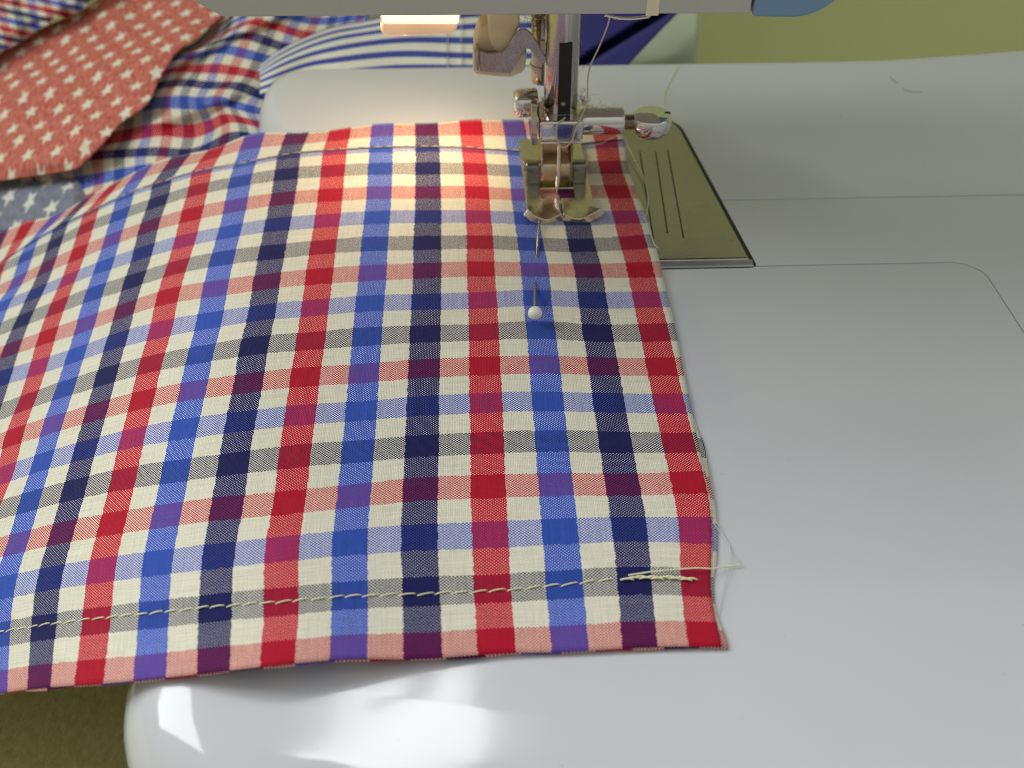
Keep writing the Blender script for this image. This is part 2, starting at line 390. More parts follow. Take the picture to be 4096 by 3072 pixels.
def slab(outline, z1, z0, R, rings=7):
    """outline: list of (x,y,edge radius); flat top with rolled edges"""
    n = len(outline); v, f = [], []
    area_ = sum(outline[i][0]*outline[(i+1) % n][1]-outline[(i+1) % n][0]*outline[i][1] for i in range(n))
    sg = 1 if area_ > 0 else -1; nor = []
    for i in range(n):
        a = Vector(outline[i-1][:2]); p = Vector(outline[i][:2]); b_ = Vector(outline[(i+1) % n][:2])
        e1 = (p-a).normalized(); e2 = (b_-p).normalized()
        n1 = Vector((-e1.y, e1.x))*sg; n2 = Vector((-e2.y, e2.x))*sg; q = n1+n2
        nor.append(q/max(q.length_squared/2, .6))
    def ring(fn):
        for i, (x, y, r) in enumerate(outline):
            ins, dz = fn(r); v.append((x+nor[i].x*ins, y+nor[i].y*ins, dz))
    ring(lambda r: (0, z0))
    for k in range(rings+1):
        th = math.pi/2*k/rings; ring(lambda r: (r*(1-math.cos(th)), z1-r*(1-math.sin(th))))
    m_ = rings+2
    for k in range(m_-1):
        for i in range(n):
            j = (i+1) % n; f.append((k*n+i, k*n+j, (k+1)*n+j, (k+1)*n+i) if sg > 0 else (k*n+j, k*n+i, (k+1)*n+i, (k+1)*n+j))
    tri = tessellate_polygon([[Vector((q[0], q[1], 0)) for q in v[(m_-1)*n:]]])
    for t_ in tri:
        a, b_, c = (v[(m_-1)*n+i] for i in t_)
        cr_ = (b_[0]-a[0])*(c[1]-a[1])-(b_[1]-a[1])*(c[0]-a[0])
        if abs(cr_) < 1e-9: continue
        t_ = tuple((m_-1)*n+i for i in t_); f.append(t_ if cr_ > 0 else t_[::-1])
    return pydata(v, f)

# ------------------------------------------------------------------ setting
desk = tag(link('desk', box(-900, 900, -700, 198, -90, -62), 'desk', None, False), kind='structure')
wall = tag(link('wall', box(-900, 900, 200, 230, -90, 330), 'wall', None, False), kind='structure')

q1, q2 = Vector((-215, 1400, 1990)), Vector((-560, 1400, 2520)); qd = (q2-q1).normalized(); qn = Vector((qd.z, 0, -qd.x))*32
tag(link('reflection_bar', prism([((q1+qn).x, (q1+qn).z), ((q2+qn).x, (q2+qn).z), ((q2-qn).x, (q2-qn).z), ((q1-qn).x, (q1-qn).z)], 'y', 1395, 1415), 'dark', None, False), kind='structure')  # unseen bar added so the bed mirrors a dark diagonal streak
# ------------------------------------------------------------------ sewing machine
mach = tag(empty('sewing_machine'), 'white sewing machine with chrome presser foot lowered on the checked cloth', 'sewing machine')
# bed, three pieces with open seams
g = .18
def outl(pts, big, lim, small=.35):
    return [(x, y, small if any(t(x, y) for t in lim) else big) for x, y in pts]
rearp = roundpoly([(-68.5, -1.0+g, 0), (150, -1.0+g+.12, 0), (150, 80, 0), (132, 78.4, 0), (120, 76.8, 0), (105, 74.8, 0), (90, 73.2, 0), (70, 73.0, 0), (-71.5, 73.0, 13)])
rearp = [(-68.5, -1.0+g), (-30, -1.0+g+.12)]+rearp[1:]+[(-71.5+3*k/8, 58-59*k/8) for k in range(1, 8)]
def rrad(x, y):
    if x > 140 or y < -.5 and x > -60: return .3
    if x > -64: return 4.0
    return 4.0+8.0*min(max((52-y)/14, 0), 1)
o = link('rear_bed', slab([(x, y, rrad(x, y)) for x, y in rearp], 0, -60, 8), 'plastic', mach, True, 50)
midp = [(-68.5, -26.8+g), (-40, -26.8+g), (82.6-6, -26.8+g)]
midp += [(82.6-6+6*math.sin(math.pi/2*k/8), -32.8+g+6*math.cos(math.pi/2*k/8)) for k in range(1, 9)]
midp += [(82.4+g, -150), (150, -150), (150, -1.0-g), (-40, -1.0-g), (-68.5, -1.0-g)]
link('middle_bed', slab([(x, y, 12.0 if x < -60 else .22) for x, y in midp], 0, -60, 8), 'plastic', mach, True, 50)
frontp = roundpoly([(-66.6, -145, 30), (0, -145, 0), (70, -145, 0), (82.6-g, -145, 0), (82.6-g, -26.8-g, 6), (-10, -26.8-g, 0), (-40, -26.8-g, 0), (-68.5, -26.8-g, 0)], 16)
frontp += [(-68.5+1.9*k/8, -26.8-g-88*k/8) for k in range(1, 9)]
link('extension_table', slab([(x, y, 12.0 if x < -25 and y < -30 or x < -60 else .22) for x, y in frontp], .02, -60, 8), 'plastic', mach, True, 50)
# needle plate
pl = roundpoly([(-28, -25.2, .5), (37.25, -25.2, .5), (31.2, 39.5, 9), (-1, 39.5, 9)], 8)
link('plate_gap', slab([(x, y, .05) for x, y in roundpoly([(-28.6, -27.5, 1.5), (38.3, -27.5, 1.5), (31.9, 40.0, 9.3), (-1.6, 40.0, 9.3)], 8)], .06, -.5, .1, 2), 'dark', mach)
plate = link('needle_plate', slab([(x, y, .75) for x, y in pl], .52, .05, .45, 6), 'steel', mach, True, 50)
for (xa, ya, xb, yb) in ((24.4, 20.3, 22.1, -14.9), (25.0+2.3, 21.2, 25.1, -17.0), (20.8, 20.4, 18.9, -17.0)):
    w_ = .16
    link('guide_line', pydata([(xa-w_, ya, .528), (xa+w_, ya, .528), (xb+w_, yb, .528), (xb-w_, yb, .528)], [(0, 3, 2, 1)]), 'engraved', plate, False)
prismo('plate_lip', 'lip', plate, [(-25.22, .0), (-25.22, .50), (-26.6, .36), (-27.1, .12), (-27.1, .0)], 'x', -28, 37.5, .08, 2)
# head
hx0, hx1 = -60.8, 31.2
hp = roundpoly([(-59.5, 49.6, 3), (hx1, 49.0, .3), (hx1, 134, 2), (-72, 134, 8), (-72, 66, 5), (-70, 56.2, 5)], 8)
link('head_casing', None or prism(hp, 'y', -22, 58), 'head', mach, True, 35)
bevel(COL.objects['head_casing'], 1.3, 5)
bp_ = roundpoly([(31.6, 48.5, .6), (47.8, 48.0, 10), (49.5, 70, 4), (49.5, 134, 2), (31.6, 134, 1)], 10)
bevel(link('blue_trim', prism(bp_, 'y', -22.5, 40), 'blue_plastic', mach, True, 35), 1.2, 4)
boxo('arm', 'head', mach, 49, 210, 6, 54, 108, 150, 5, 4)
boxo('column', 'head', mach, 190, 270, 0, 62, 0.5, 150, 8, 5)
boxo('slot_light_strip', 'cream_pale', mach, 13.0, 15.2, -22.25, -21.5, 48.9, 60, .1, 2)  # cream strip stands in for warm light leaking through the thread slot
link('thread_guide', tube(catmull([PY(2420, 60, -20), PY(2470, 72, -20), PY(2530, 74, -19), PY(2590, 66, -18), PY(2600, 52, -18)]), .35), 'chrome', mach)
# lamp under the head
lp = [(PY(x, y, 12)[0], PY(x, y, 12)[2]) for x, y in ((1517, 40), (1524, 138), (1560, 151), (1800, 139), (1824, 128), (1850, 40))]
lc = bevel(link('lamp_cover', prism(lp, 'y', 12, 24), 'lampcover', mach, True, 40), .8, 4)
link('bulb', lathe(rprof(15.5, 1.3, .6), (-35.2, 12.0, 36.2), (1, 0, -.02), 20), 'bulb', lc)
ld = bpy.data.lights.new('lamp_glow', 'AREA'); ld.shape = 'RECTANGLE'; ld.size = .024; ld.size_y = .012; ld.energy = 0.026; ld.color = (1.0, .72, .42)
lo = bpy.data.objects.new('lamp_glow', ld); COL.objects.link(lo); lo.parent = mach; lo.location = (-.0275, .018, .0312)
lo.rotation_euler = (R_(6), R_(28), 0)

# presser bar, needle bar
latheo('presser_bar', 'chrome_soft', mach, [(0, 2.7), (3, 2.7), (3.2, 3.05), (3.8, 3.05), (4, 2.7), (9, 2.7), (9.2, 3.05), (9.8, 3.05), (10, 2.7), (14, 2.75), (14.3, 3.05), (15, 3.05),
       (15.2, 2.4), (19, 2.4), (19.2, 3.3), (24, 3.5), (26, 3.5), (30, 3.5)], (-2.2, 12, 22), (0, 0, 1), 32, 30)
nb = latheo('needle_bar', 'barm', mach, rprof(40, 3.45, .25), (.7, 2.3, 20.3), (0, 0, 1), 64)
boxo('bar_slot', 'slot', nb, -.15, 2.45, -1.28, 0, 20.5, 35.6, .15, 2)
link('slot_screw', lathe(rprof(.3, .45, .1), (.95, -1.2, 22.9), (0, -1, 0), 16), 'bracket', nb)
# needle clamp
cl = boxo('needle_clamp', 'chrome', mach, -4.0, 5.0, -4.0, 6.0, 15.9, 20.4, .7, 5)
boxo('clamp_lip', 'chrome', cl, -3.9, 4.9, -4.25, -3.7, 15.5, 16.0, .2, 3)
prismo('clamp_flange', 'chrome_soft', mach, [(-4, 15.2), (7, 15.2), (7, 20), (2, 21.5), (-2, 24.2), (-3.2, 23.8), (-4, 20)], 'x', -5.6, -4.35, .25, 3)
link('clamp_boss', lathe(rprof(8.9, 2.75, .5), (4.8, .2, 18.3), (1, 0, 0), 48), 'chrome', mach, True, 50)
sc = latheo('clamp_screw', 'chrome_soft', mach, [(0, 1.6)]+[(.15+.22*k, 1.75 if k % 2 else 1.42) for k in range(13)]+[(3.2, 1.5)], (13.5, .2, 18.0), (1, 0, 0), 32, 60)
kp = [(0, 1.6), (.25, 2.6), (.7, 3.25), (1.3, 3.65), (2.1, 3.98), (3.0, 4.08), (3.9, 4.05), (4.45, 3.9), (4.72, 3.65), (4.8, 3.4)]
kn = link('screw_knob', lathe(kp, (19.4, .2, 14.95), (0, -.03, 1), 64), 'chrome', sc, True, 60)
boxo('knob_slot', 'slot', kn, 22.0, 23.2, .3, .9, 19.2, 19.85, .05, 1)
# presser foot thumb screw on the left
link('presser_screw', lathe([(0, 2.0), (.12, 2.35), (.4, 2.65), (.8, 2.85), (1.3, 2.95), (4.7, 2.95), (4.9, 2.8), (5.0, 1.5)], (-8.7, 7.0, 19.2), (1, .12, 0), 48), 'chrome', mach, True, 50)
# needle
link('needle', lathe([(0, .05), (1.5, .28), (3, .42), (13.2, .46), (14, .85), (17.5, .9)], (.1, -1.75, .9), (.035, .04, 1), 16), 'chrome', mach)

# presser foot ---------------------------------------------------------------
foot = link('presser_foot', box(0, 1, 0, 1, 0, 1), 'chrome_soft', mach)
ZS = 2.5
TL, TR = P(2067, 562, ZS), P(2331, 578, ZS)
xs = sorted(set([0, .02, .05, .1, .15, .2, .25, .30, .36, .42, .47, .495, .525, .56, .62, .68, .74, .80, .85, .9, .95, .98, 1.0]))
ysl = [24.0, 20, 15, 12, 9, 6, 4, 2.6, 1.0, -.5, -2.0, -3.2, -4.2, -5.2, -6, -6.7, -7.4, -8.0, -8.6, -9.1, -9.5, -9.9]
def rim(fx):      # scalloped front rim, y and height
    if fx < .51: t = fx/.51
    else: t = (1-fx)/.49
    dip = math.sin(math.pi*min(max(t, 0), 1))
    side = (1-t)**3
    return -10.0-1.7*dip, 3.0+.7*side-.7*dip+(.3 if t < .12 else 0)
pts = []
for yy in ysl:
    t = (24.0-yy)/33.9
    row = []
    for fx in xs:
        xl = -7.0+.55*t*0.9; xr = 7.35+.4*t
        if t < .08: xl += .3; xr -= .3
        xx = xl+(xr-xl)*fx
        yr, zr = rim(fx)
        f_ = max(0, (-5.0-yy)/4.9); y2 = yy if f_ == 0 else -5.0+(yr+5.0)*f_
        z2 = ZS+(zr-ZS)*f_**2.2
        if fx <= .05 and f_ > 0: xx += .1*f_**3
        if fx >= .95 and f_ > 0: xx += .9*f_**3
        row.append((xx, y2, z2))
    pts.append(row)
def solekeep(i, j):
    a, b_ = xs[j], ysl[i]
    if .25 <= a < .74 and b_ <= 1.0 and b_ > -3.2: return False
    if .495 <= a < .525 and b_ <= -3.2: return False
    return True
me = grid_mesh(pts, None, solekeep)
bm = bmesh.new(); bm.from_mesh(me); bmesh.ops.reverse_faces(bm, faces=bm.faces); bmesh.ops.recalc_face_normals(bm, faces=bm.faces)
loose = [v_ for v_ in bm.verts if not v_.link_faces]
bmesh.ops.delete(bm, geom=loose, context='VERTS')
if sum(f_.normal.z for f_ in bm.faces) < 0: bmesh.ops.reverse_faces(bm, faces=bm.faces)
sole = link('sole', bm, 'sole', mach, True, 50); solid(sole, 1.7); bevel(sole, .3, 3, 50)
bpy.data.objects.remove(foot)
sole.name = 'presser_foot'; foot = sole
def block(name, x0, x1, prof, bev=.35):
    return prismo(name, 'dark_reflection', foot, prof, 'x', x0, x1, bev, 3)
zf = ZS-.1
side = [(2.7, zf), (2.6, 6.2), (2.9, 6.9), (3.6, 7.2), (4.6, 7.1), (5.4, 6.4), (6.0, 4.0), (6.6, zf)]
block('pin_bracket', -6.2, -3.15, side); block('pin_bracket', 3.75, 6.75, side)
prismo('foot_holder', 'holder', foot, [(2.0, 3.4), (1.6, 4.2), (1.9, 7.0), (2.4, 7.7), (3.2, 7.9), (6.5, 8.1), (9.0, 10.4), (11.0, 18), (13, 18), (13, 6), (8, 3.4)], 'x', -2.75, 3.25, .4, 4)
for sx in (-3.05, 3.3):
    boxo('holder_cheek', 'chrome_soft', foot, sx, sx+.42, 2.2, 12.5, 3.2, 12.5, .18, 2)
prismo('foot_crossbar', 'chrome_soft', foot, roundpoly([(4.1, 4.6, 1.1), (6.5, 4.6, 1.1), (6.5, 6.9, 1.1), (4.1, 6.9, 1.1)], 5), 'x', -6.6, 7.1, .1, 1)
# threader
def z7(x, y, Y): q = PY(1800+x/3.16, y/3.16, Y); return (q[0], q[2])
prismo('threader_body', 'cream', mach, [z7(*p, 5) for p in ((285, 600), (370, 320), (500, 310), (570, 400), (620, 560), (590, 665), (430, 655), (330, 622))], 'y', 5, 11, .7, 4)
prismo('threader_body', 'cream', mach, [z7(*p, 3.4) for p in ((478, 150), (880, 150), (885, 300), (850, 400), (780, 545), (700, 640), (640, 668), (560, 650), (505, 540), (480, 420))], 'y', 3.4, 10, .8, 4)
prismo('threader_shell', 'cream_pale', mach, [z7(*p, 6) for p in ((285, 600), (288, 860), (330, 898), (480, 915), (760, 935), (900, 880), (948, 825), (968, 610), (880, 640), (700, 660), (430, 640))], 'y', 4.2, 9, .5, 3)
brk = catmull([(375, 648), (470, 675), (600, 675), (680, 650), (740, 585), (800, 470), (865, 395), (925, 377), (985, 392), (1050, 460), (1130, 600), (1220, 752)], 4)
low = catmull([(1150, 825), (1100, 750), (1040, 660), (1000, 622), (955, 622), (915, 665), (850, 790), (765, 930)], 4)
bo = prismo('threader_bracket', 'bracket', mach, [z7(*p, 1.6) for p in [tuple(q) for q in brk]+[(1212, 775)]+[tuple(q) for q in low]+[(560, 920), (380, 903), (378, 780)]], 'y', 1.6, 2.4, .12, 2)
prismo('bracket_tab', 'bracket', bo, [z7(*p, 2.2) for p in ((328, 615), (362, 625), (366, 880), (330, 868))], 'y', 1.4, 5, .1, 1)

# ------------------------------------------------------------------ woven panel under the foot
ROWS={
0:[(2814,2546),(2558,2547),(2280,2563),(1986,2573),(1692,2592),(1396,2597),(1113,2621),(857,2648),(605,2676),(362,2698),(160,2714),(-7,2737)],
1:[(2784,2334),(2540,2327),(2260,2341),(1971,2359),(1686,2370),(1401,2386),(1126,2412),(863,2435),(618,2462),(387,2487),(176,2513),(0,2542)],
2:[(2782,2124),(2520,2121),(2242,2129),(1962,2142),(1678,2153),(1402,2174),(1129,2199),(876,2227),(633,2255),(409,2284),(201,2317),(20,2352)],
3:[(2753,1932),(2491,1942),(2225,1941),(1954,1949),(1683,1960),(1417,1987),(1158,2013),(909,2036),(668,2065),(452,2097),(250,2133),(73,2175),(-95,2215)],
4:[(2714,1774),(2462,1772),(2208,1767),(1950,1774),(1689,1788),(1433,1808),(1179,1828),(936,1858),(705,1887),(496,1919),(299,1960),(122,2008),(-45,2055)],
5:[(2678,1617),(2436,1616),(2194,1609),(1945,1614),(1692,1628),(1447,1648),(1201,1663),(964,1690),(738,1719),(531,1756),(342,1803),(170,1851),(20,1901)],
6:[(2646,1469),(2414,1469),(2180,1461),(1940,1467),(1697,1477),(1458,1496),(1222,1511),(995,1535),(774,1564),(570,1602),(388,1648),(214,1700),(59,1748),(-95,1800)],
7:[(2619,1333),(2392,1335),(2165,1324),(1936,1331),(1702,1338),(1470,1348),(1244,1366),(1019,1385),(805,1420),(604,1459),(427,1507),(262,1557),(108,1611),(-40,1668)],
8:[(2588,1201),(2371,1203),(2151,1194),(1931,1204),(1706,1211),(1481,1218),(1261,1234),(1049,1254),(839,1286),(644,1321),(468,1365),(306,1421),(155,1471),(11,1512)],
9:[(2562,1084),(2354,1086),(2141,1083),(1924,1078),(1710,1084),(1493,1094),(1278,1108),(1068,1129),(863,1157),(672,1188),(502,1243),(346,1299),(189,1349),(47,1399)],
10:[(2533,973),(2328,988),(2124,981),(1922,972),(1710,974),(1500,977),(1293,990),(1090,1011),(891,1034),(708,1072),(537,1124),(380,1173),(231,1230),(95,1281),(-35,1335)],
11:[(2505,873),(2307,877),(2108,875),(1915,869),(1713,869),(1510,873),(1310,885),(1111,901),(920,929),(741,965),(573,1013),(418,1066),(276,1120),(145,1176),(10,1225)],
12:[(2472,769),(2285,772),(2093,782),(1910,772),(1713,772),(1518,773),(1322,782),(1132,797),(944,824),(768,859),(597,908),(451,959),(314,1015),(190,1068),(71,1130)],
13:[(2443,672),(2265,675),(2084,685),(1903,678),(1712,676),(1523,678),(1332,685),(1147,698),(962,726),(793,760),(633,809),(481,861),(346,911),(222,974),(108,1024),(-10,1080)],
13.97:[(2427,570),(2250,590),(2075,606),(1893,596),(1711,591),(1525,593),(1341,604),(1156,621),(984,654),(809,685),(649,730),(504,782),(366,848),(246,904),(129,974),(38,1033)],
15:[(2412,520),(2230,515),(2060,520),(1886,517),(1708,525),(1531,526),(1356,545),(1181,561),(1010,572),(852,620),(703,656),(557,704),(436,767),(323,823),(206,891),(93,931),(-9,974)],
}

ZN=[[0.59,0.67,0.64,0.76,1.37,2.89,3.87,2.26,-0.64,-4.06,-8.31,-13.41,None,None,None,None,None],[0.41,0.53,0.46,0.44,0.87,1.91,2.52,1.18,-1.61,-5.1,-9.22,-14.06,None,None,None,None,None],[0.49,0.57,0.51,0.52,0.85,1.58,1.97,0.64,-2.07,-5.62,-9.7,-14.33,None,None,None,None,None],[0.62,0.48,0.48,0.54,0.79,1.26,1.47,0.41,-2.32,-5.92,-9.96,-14.54,-19.09,None,None,None,None],[0.43,0.47,0.49,0.52,0.66,1.15,1.41,0.39,-2.39,-5.97,-10.06,-14.7,-19.5,None,None,None,None],[0.44,0.45,0.46,0.5,0.58,0.96,1.28,0.39,-2.33,-5.92,-10.14,-14.69,-19.65,None,None,None,None],[0.45,0.49,0.48,0.49,0.62,0.9,1.16,0.35,-2.28,-5.77,-9.95,-14.46,-19.2,-23.85,None,None,None],[0.44,0.47,0.52,0.5,0.66,1.07,1.19,0.38,-2.23,-5.62,-9.74,-14.16,-18.94,-23.86,None,None,None],[0.61,0.7,0.73,0.56,0.67,1.03,1.12,0.31,-2.15,-5.31,-9.18,-13.72,-18.25,-22.6,None,None,None],[0.68,0.81,0.77,0.92,1.01,1.14,1.14,0.28,-1.93,-4.85,-8.98,-13.53,-17.91,-22.55,None,None,None],[0.93,0.69,0.84,0.95,1.06,1.3,1.21,0.25,-1.66,-4.74,-8.63,-12.84,-17.48,-22.2,-27.01,None,None],[0.85,0.98,1.1,1.01,1.11,1.22,1.1,0.23,-1.78,-4.7,-8.33,-12.6,-17.2,-22.14,-26.74,None,None],[1.03,1.16,1.03,1.01,1.08,1.26,1.23,0.33,-1.57,-4.39,-7.95,-12.16,-16.8,-21.65,-26.93,None,None],[1.14,1.23,1.18,1.09,1.25,1.37,1.4,0.55,-1.4,-4.11,-7.75,-11.9,-16.33,-21.57,-26.44,-31.55,None],[1.8,1.17,0.91,1.0,1.32,1.38,1.2,0.2,-2.1,-4.53,-8.03,-12.24,-17.31,-22.45,-28.05,-33.84,None],[1.16,1.6,1.85,1.71,1.49,1.47,0.89,0.01,-1.31,-4.42,-7.59,-11.43,-16.43,-21.62,-27.05,-31.7,-36.58]]

KS = sorted(ROWS); NC = 19
NODE = np.zeros((len(KS), NC, 3))
for i, k in enumerate(KS):
    p = [P(x, y, ZN[i][j]) for j, (x, y) in enumerate(ROWS[k])]
    while len(p) < NC:
        d_ = (p[-1]-p[-3])/2; q = p[-1]+d_; q[2] = max(q[2], -61.0); p.append(q)
    NODE[i] = p
def spline1(xk, yk, x):
    """natural cubic spline, yk may be vector valued; linear beyond the ends"""
    xk = np.array(xk, float); n = len(xk); h = np.diff(xk)
    A = np.zeros((n, n)); B = np.zeros((n,)+yk.shape[1:]); A[0, 0] = A[-1, -1] = 1
    for i in range(1, n-1):
        A[i, i-1] = h[i-1]; A[i, i] = 2*(h[i-1]+h[i]); A[i, i+1] = h[i]
        B[i] = 6*((yk[i+1]-yk[i])/h[i]-(yk[i]-yk[i-1])/h[i-1])
    Mm = np.linalg.solve(A, B.reshape(n, -1)).reshape(B.shape)
    x = np.atleast_1d(np.array(x, float)); idx = np.clip(np.searchsorted(xk, x)-1, 0, n-2)
    out = []
    for xx, i in zip(x, idx):
        c = min(max(xx, xk[0]), xk[-1]); a = (xk[i+1]-c)/h[i]; b_ = (c-xk[i])/h[i]
        y = a*yk[i]+b_*yk[i+1]+((a**3-a)*Mm[i]+(b_**3-b_)*Mm[i+1])*h[i]**2/6
        if xx != c:
            if xx < c: sl = (yk[1]-yk[0])/h[0]-h[0]*(2*Mm[0]+Mm[1])/6
            else: sl = (yk[-1]-yk[-2])/h[-1]+h[-1]*(Mm[-2]+2*Mm[-1])/6
            y = y+sl*(xx-c)
        out.append(y)
    return np.array(out)
low_k = [k for k in KS if k < 14]
def edge_u(v): return float(np.interp(v, [-.2, 0, 1, 2, 3, 4, 5, 7, 9, 14, 16], [-.27, -.26, -.25, -.27, -.29, -.31, -.35, -.38, -.41, -.40, -.40]))
NU, NVd = 200, 10
us01 = np.linspace(0, 1, NU)**1.0
def sheet(vlist, rowsel, eoff=0.0, uend=17.6):
    kk = [KS[i] for i in rowsel]
    out = []
    colspl = NODE[rowsel]
    alongv = spline1(kk, colspl, vlist)              # (nv, NC, 3)
    UVs = []
    for a, v_ in enumerate(vlist):
        e0 = edge_u(v_)-eoff; us = e0+(uend-e0)*us01
        out.append(spline1(range(NC), alongv[a], us)); UVs.append(us)
    return np.array(out), np.array(UVs)
cloth = tag(empty('checked_cloth'), 'large red navy and blue checked cloth lying under the presser foot, stitched along its front', 'cloth')
vl = np.linspace(-.19, 13.97, 150)
rs = list(range(len(low_k)))
Pm, Um = sheet(vl, rs)
def bed_top(x, y):
    if -36 < x < 39 and -28.5 < y < 41: return .56
    u_ = min(max((-55-x)/13, 0), 1)
    return -13*(1-math.sqrt(max(1-u_*u_, 0))) if x > -68.4 else -60
def keep_above(q, gap=.36):
    q[2] = max(q[2], bed_top(q[0], q[1])+gap)
def wob(p, a=0.10):
    return a*noise.noise(Vector((p[0]*.09, p[1]*.09, 3.1)))+.35*a*noise.noise(Vector((p[0]*.4, p[1]*.4, 8.1)))
for r_ in Pm:
    for q in r_: q[2] += wob(q); keep_above(q)
# puckers where the needle thread pulls the cloth in
def pucker(u, v_):
    return 0.16*math.exp(-((v_-.98)/.16)**2)*math.cos(2*math.pi*(u+.02)/.2525)
for a, v_ in enumerate(vl):
    if .3 < v_ < 1.7:
        for c_ in range(NU): Pm[a, c_, 2] += pucker(Um[a, c_], v_)*.6-.12*math.exp(-((v_-.98)/.12)**2)
UVm = [[(float(Um[a, c_]), float(vl[a])) for c_ in range(NU)] for a in range(len(vl))]
upper = solid(link('upper_layer', grid_mesh(Pm, UVm), 'gingham', cloth), .14, -1)
# hem allowance behind the seam: the stripes skip a quarter repeat in the fold
ir = [len(low_k)-1, len(low_k)]
vt = np.linspace(0, 1, 16)
kS = KS.index(13.97); k15 = KS.index(15)
NODE2 = np.stack([NODE[kS], NODE[k15]])
top = []; tuv = []
for t in vt:
    tt = t*1.46
    row = NODE2[0]*(1-tt)+NODE2[1]*tt
    us = edge_u(15)+(17.6-edge_u(15))*us01
    pr = spline1(range(NC), row, us)
    bumpz = .30*math.exp(-(tt/.12)**2) + .05
    for q in pr: q[2] += bumpz+wob(q); keep_above(q)
    # notched cut edge
    top.append(pr); tuv.append([(float(u_), float(14.25+.75*tt)) for u_ in us])
solid(link('hem_allowance', grid_mesh(top, tuv), 'gingham', cloth), .14, -1)
# second layer underneath, peeping out along the right and the front edge
vl2 = np.linspace(-.195, 13.9, 110)
us01b = us01
Pl, Ul = sheet(vl2, rs, .0)
def peep(v_): return float(np.interp(v_, [-.3, 0, .5, 1, 1.5, 2, 3, 4, 4.6, 6, 14], [.09, .10, .03, .05, .09, .07, .05, .10, .02, -.03, -.03]))
Pl2 = []; UVl = []
for a, v_ in enumerate(vl2):
    e0 = edge_u(v_)-peep(v_); us = e0+(17.6-e0)*us01
    vv = v_ - (0.02*math.sin(v_*40) if False else 0)
    al = spline1([KS[i] for i in rs], NODE[rs], [vv])[0]
    pr = spline1(range(NC), al, us)
    for q in pr: keep_above(q); q[2] -= .20
    Pl2.append(pr); UVl.append([(float(-u_*.98-1.63), float(v_+.12)) for u_ in us])
# front strip of the lower layer dips forward irregularly
for c_ in range(NU):
    u_ = float(-UVl[0][c_][0]); d_ = .05+.55*noise.noise(Vector((c_*.11, 2.0, 0)))
    if d_ > .0:
        Pl2[0][c_][1] -= d_*.7; Pl2[0][c_][2] -= .10
solid(link('lower_layer', grid_mesh(Pl2, UVl), 'gingham', cloth), .10, -1)

# point on the upper layer
SPV = spline1([KS[i] for i in rs], NODE[rs], np.linspace(0, 13.97, 300))
def on_cloth(u, v_, lift=0.0):
    k_ = min(max(v_/13.97*299, 0), 298.999); i_ = int(k_); f_ = k_-i_
    row = SPV[i_]*(1-f_)+SPV[i_+1]*f_ if v_ >= 0 else NODE[0]+(NODE[0]-NODE[1])*(-v_)
    p = spline1(range(NC), row, [u])[0]; p = np.array(p); p[2] += wob(p); keep_above(p); p[2] += lift; return p
# stitches along the front seam
def sv(u): return 1.0+float(np.interp(u, [0, 1, 2, 3, 4, 5, 7, 9, 11, 13], [.10, .06, .01, -.03, -.035, -.005, .03, .055, .06, .06]))
ust = 1.30
while ust < 15.5:
    L = .252; a, b_ = ust+.004, ust+L-.002; pp = []
    for k_ in range(7):
        t = k_/6; u_ = a+(b_-a)*t
        lift = .02+.20*math.sin(math.pi*t)**.6 - (.05 if k_ in (0, 6) else 0)
        pp.append(on_cloth(u_, sv(u_)+.020*(t-.5)*-2+.006*math.sin(9*u_), lift))
    st = link('stitch', tube(pp, .12, 6, rads=[.085, .105, .11, .11, .11, .105, .085]), 'thread_y', cloth)
    ust += L*(1+.02*math.sin(ust*5))
# back-tacked stitches: a thick bundle
for k_ in range(12):
    u0 = 1.22-k_*.095; pp = []
    for t in np.linspace(0, 1, 7):
        u_ = u0-.20*t
        pp.append(on_cloth(u_, sv(u_)-.02-.012*k_/11+.024*((k_*7) % 5-2)/2*(.5+t/2)-.05*max(0, (.6-u_))*.5, .22+.28*math.sin(math.pi*t)))
    link('stitch', tube(pp, .14, 6), 'thread_y', cloth)
# seam stitches at the back
ust = .2
while ust < 12.5:
    L = .25; pp = []
    for k_ in range(5):
        t = k_/4; u_ = ust+.03+(L-.06)*t
        pp.append(on_cloth(u_, 13.955, .30+.20*math.sin(math.pi*t)))
    if not (-.3 < ust < .9): link('stitch', tube(pp, .11, 5), 'thread', cloth)
    ust += L

# ------------------------------------------------------------------ pin
pin = tag(empty('pin'), 'straight steel pin with a round ivory head pushed through the checked cloth', 'pin')
hd = P(2140, 1253, 3.3)
bm = bmesh.new(); bmesh.ops.create_uvsphere(bm, u_segments=32, v_segments=20, radius=1.32*S, matrix=Matrix.Translation(Vector([c*S for c in hd])))
link('pin_head', bm, 'pearl', pin)
pa = [hd+np.array([0, 1.2, -.25]), P(2139, 1200, 2.2), P(2139, 1150, 1.35), P(2139.5, 1135, .9), P(2141, 1100, .15), P(2145, 1050, .2), P(2147, 1030, 1.0), P(2151, 960, 1.75), P(2155, 905, 2.0), P(2158, 860, 2.0)]
link('shaft', tube(catmull(pa, 4), .27, 10), 'steel', pin)

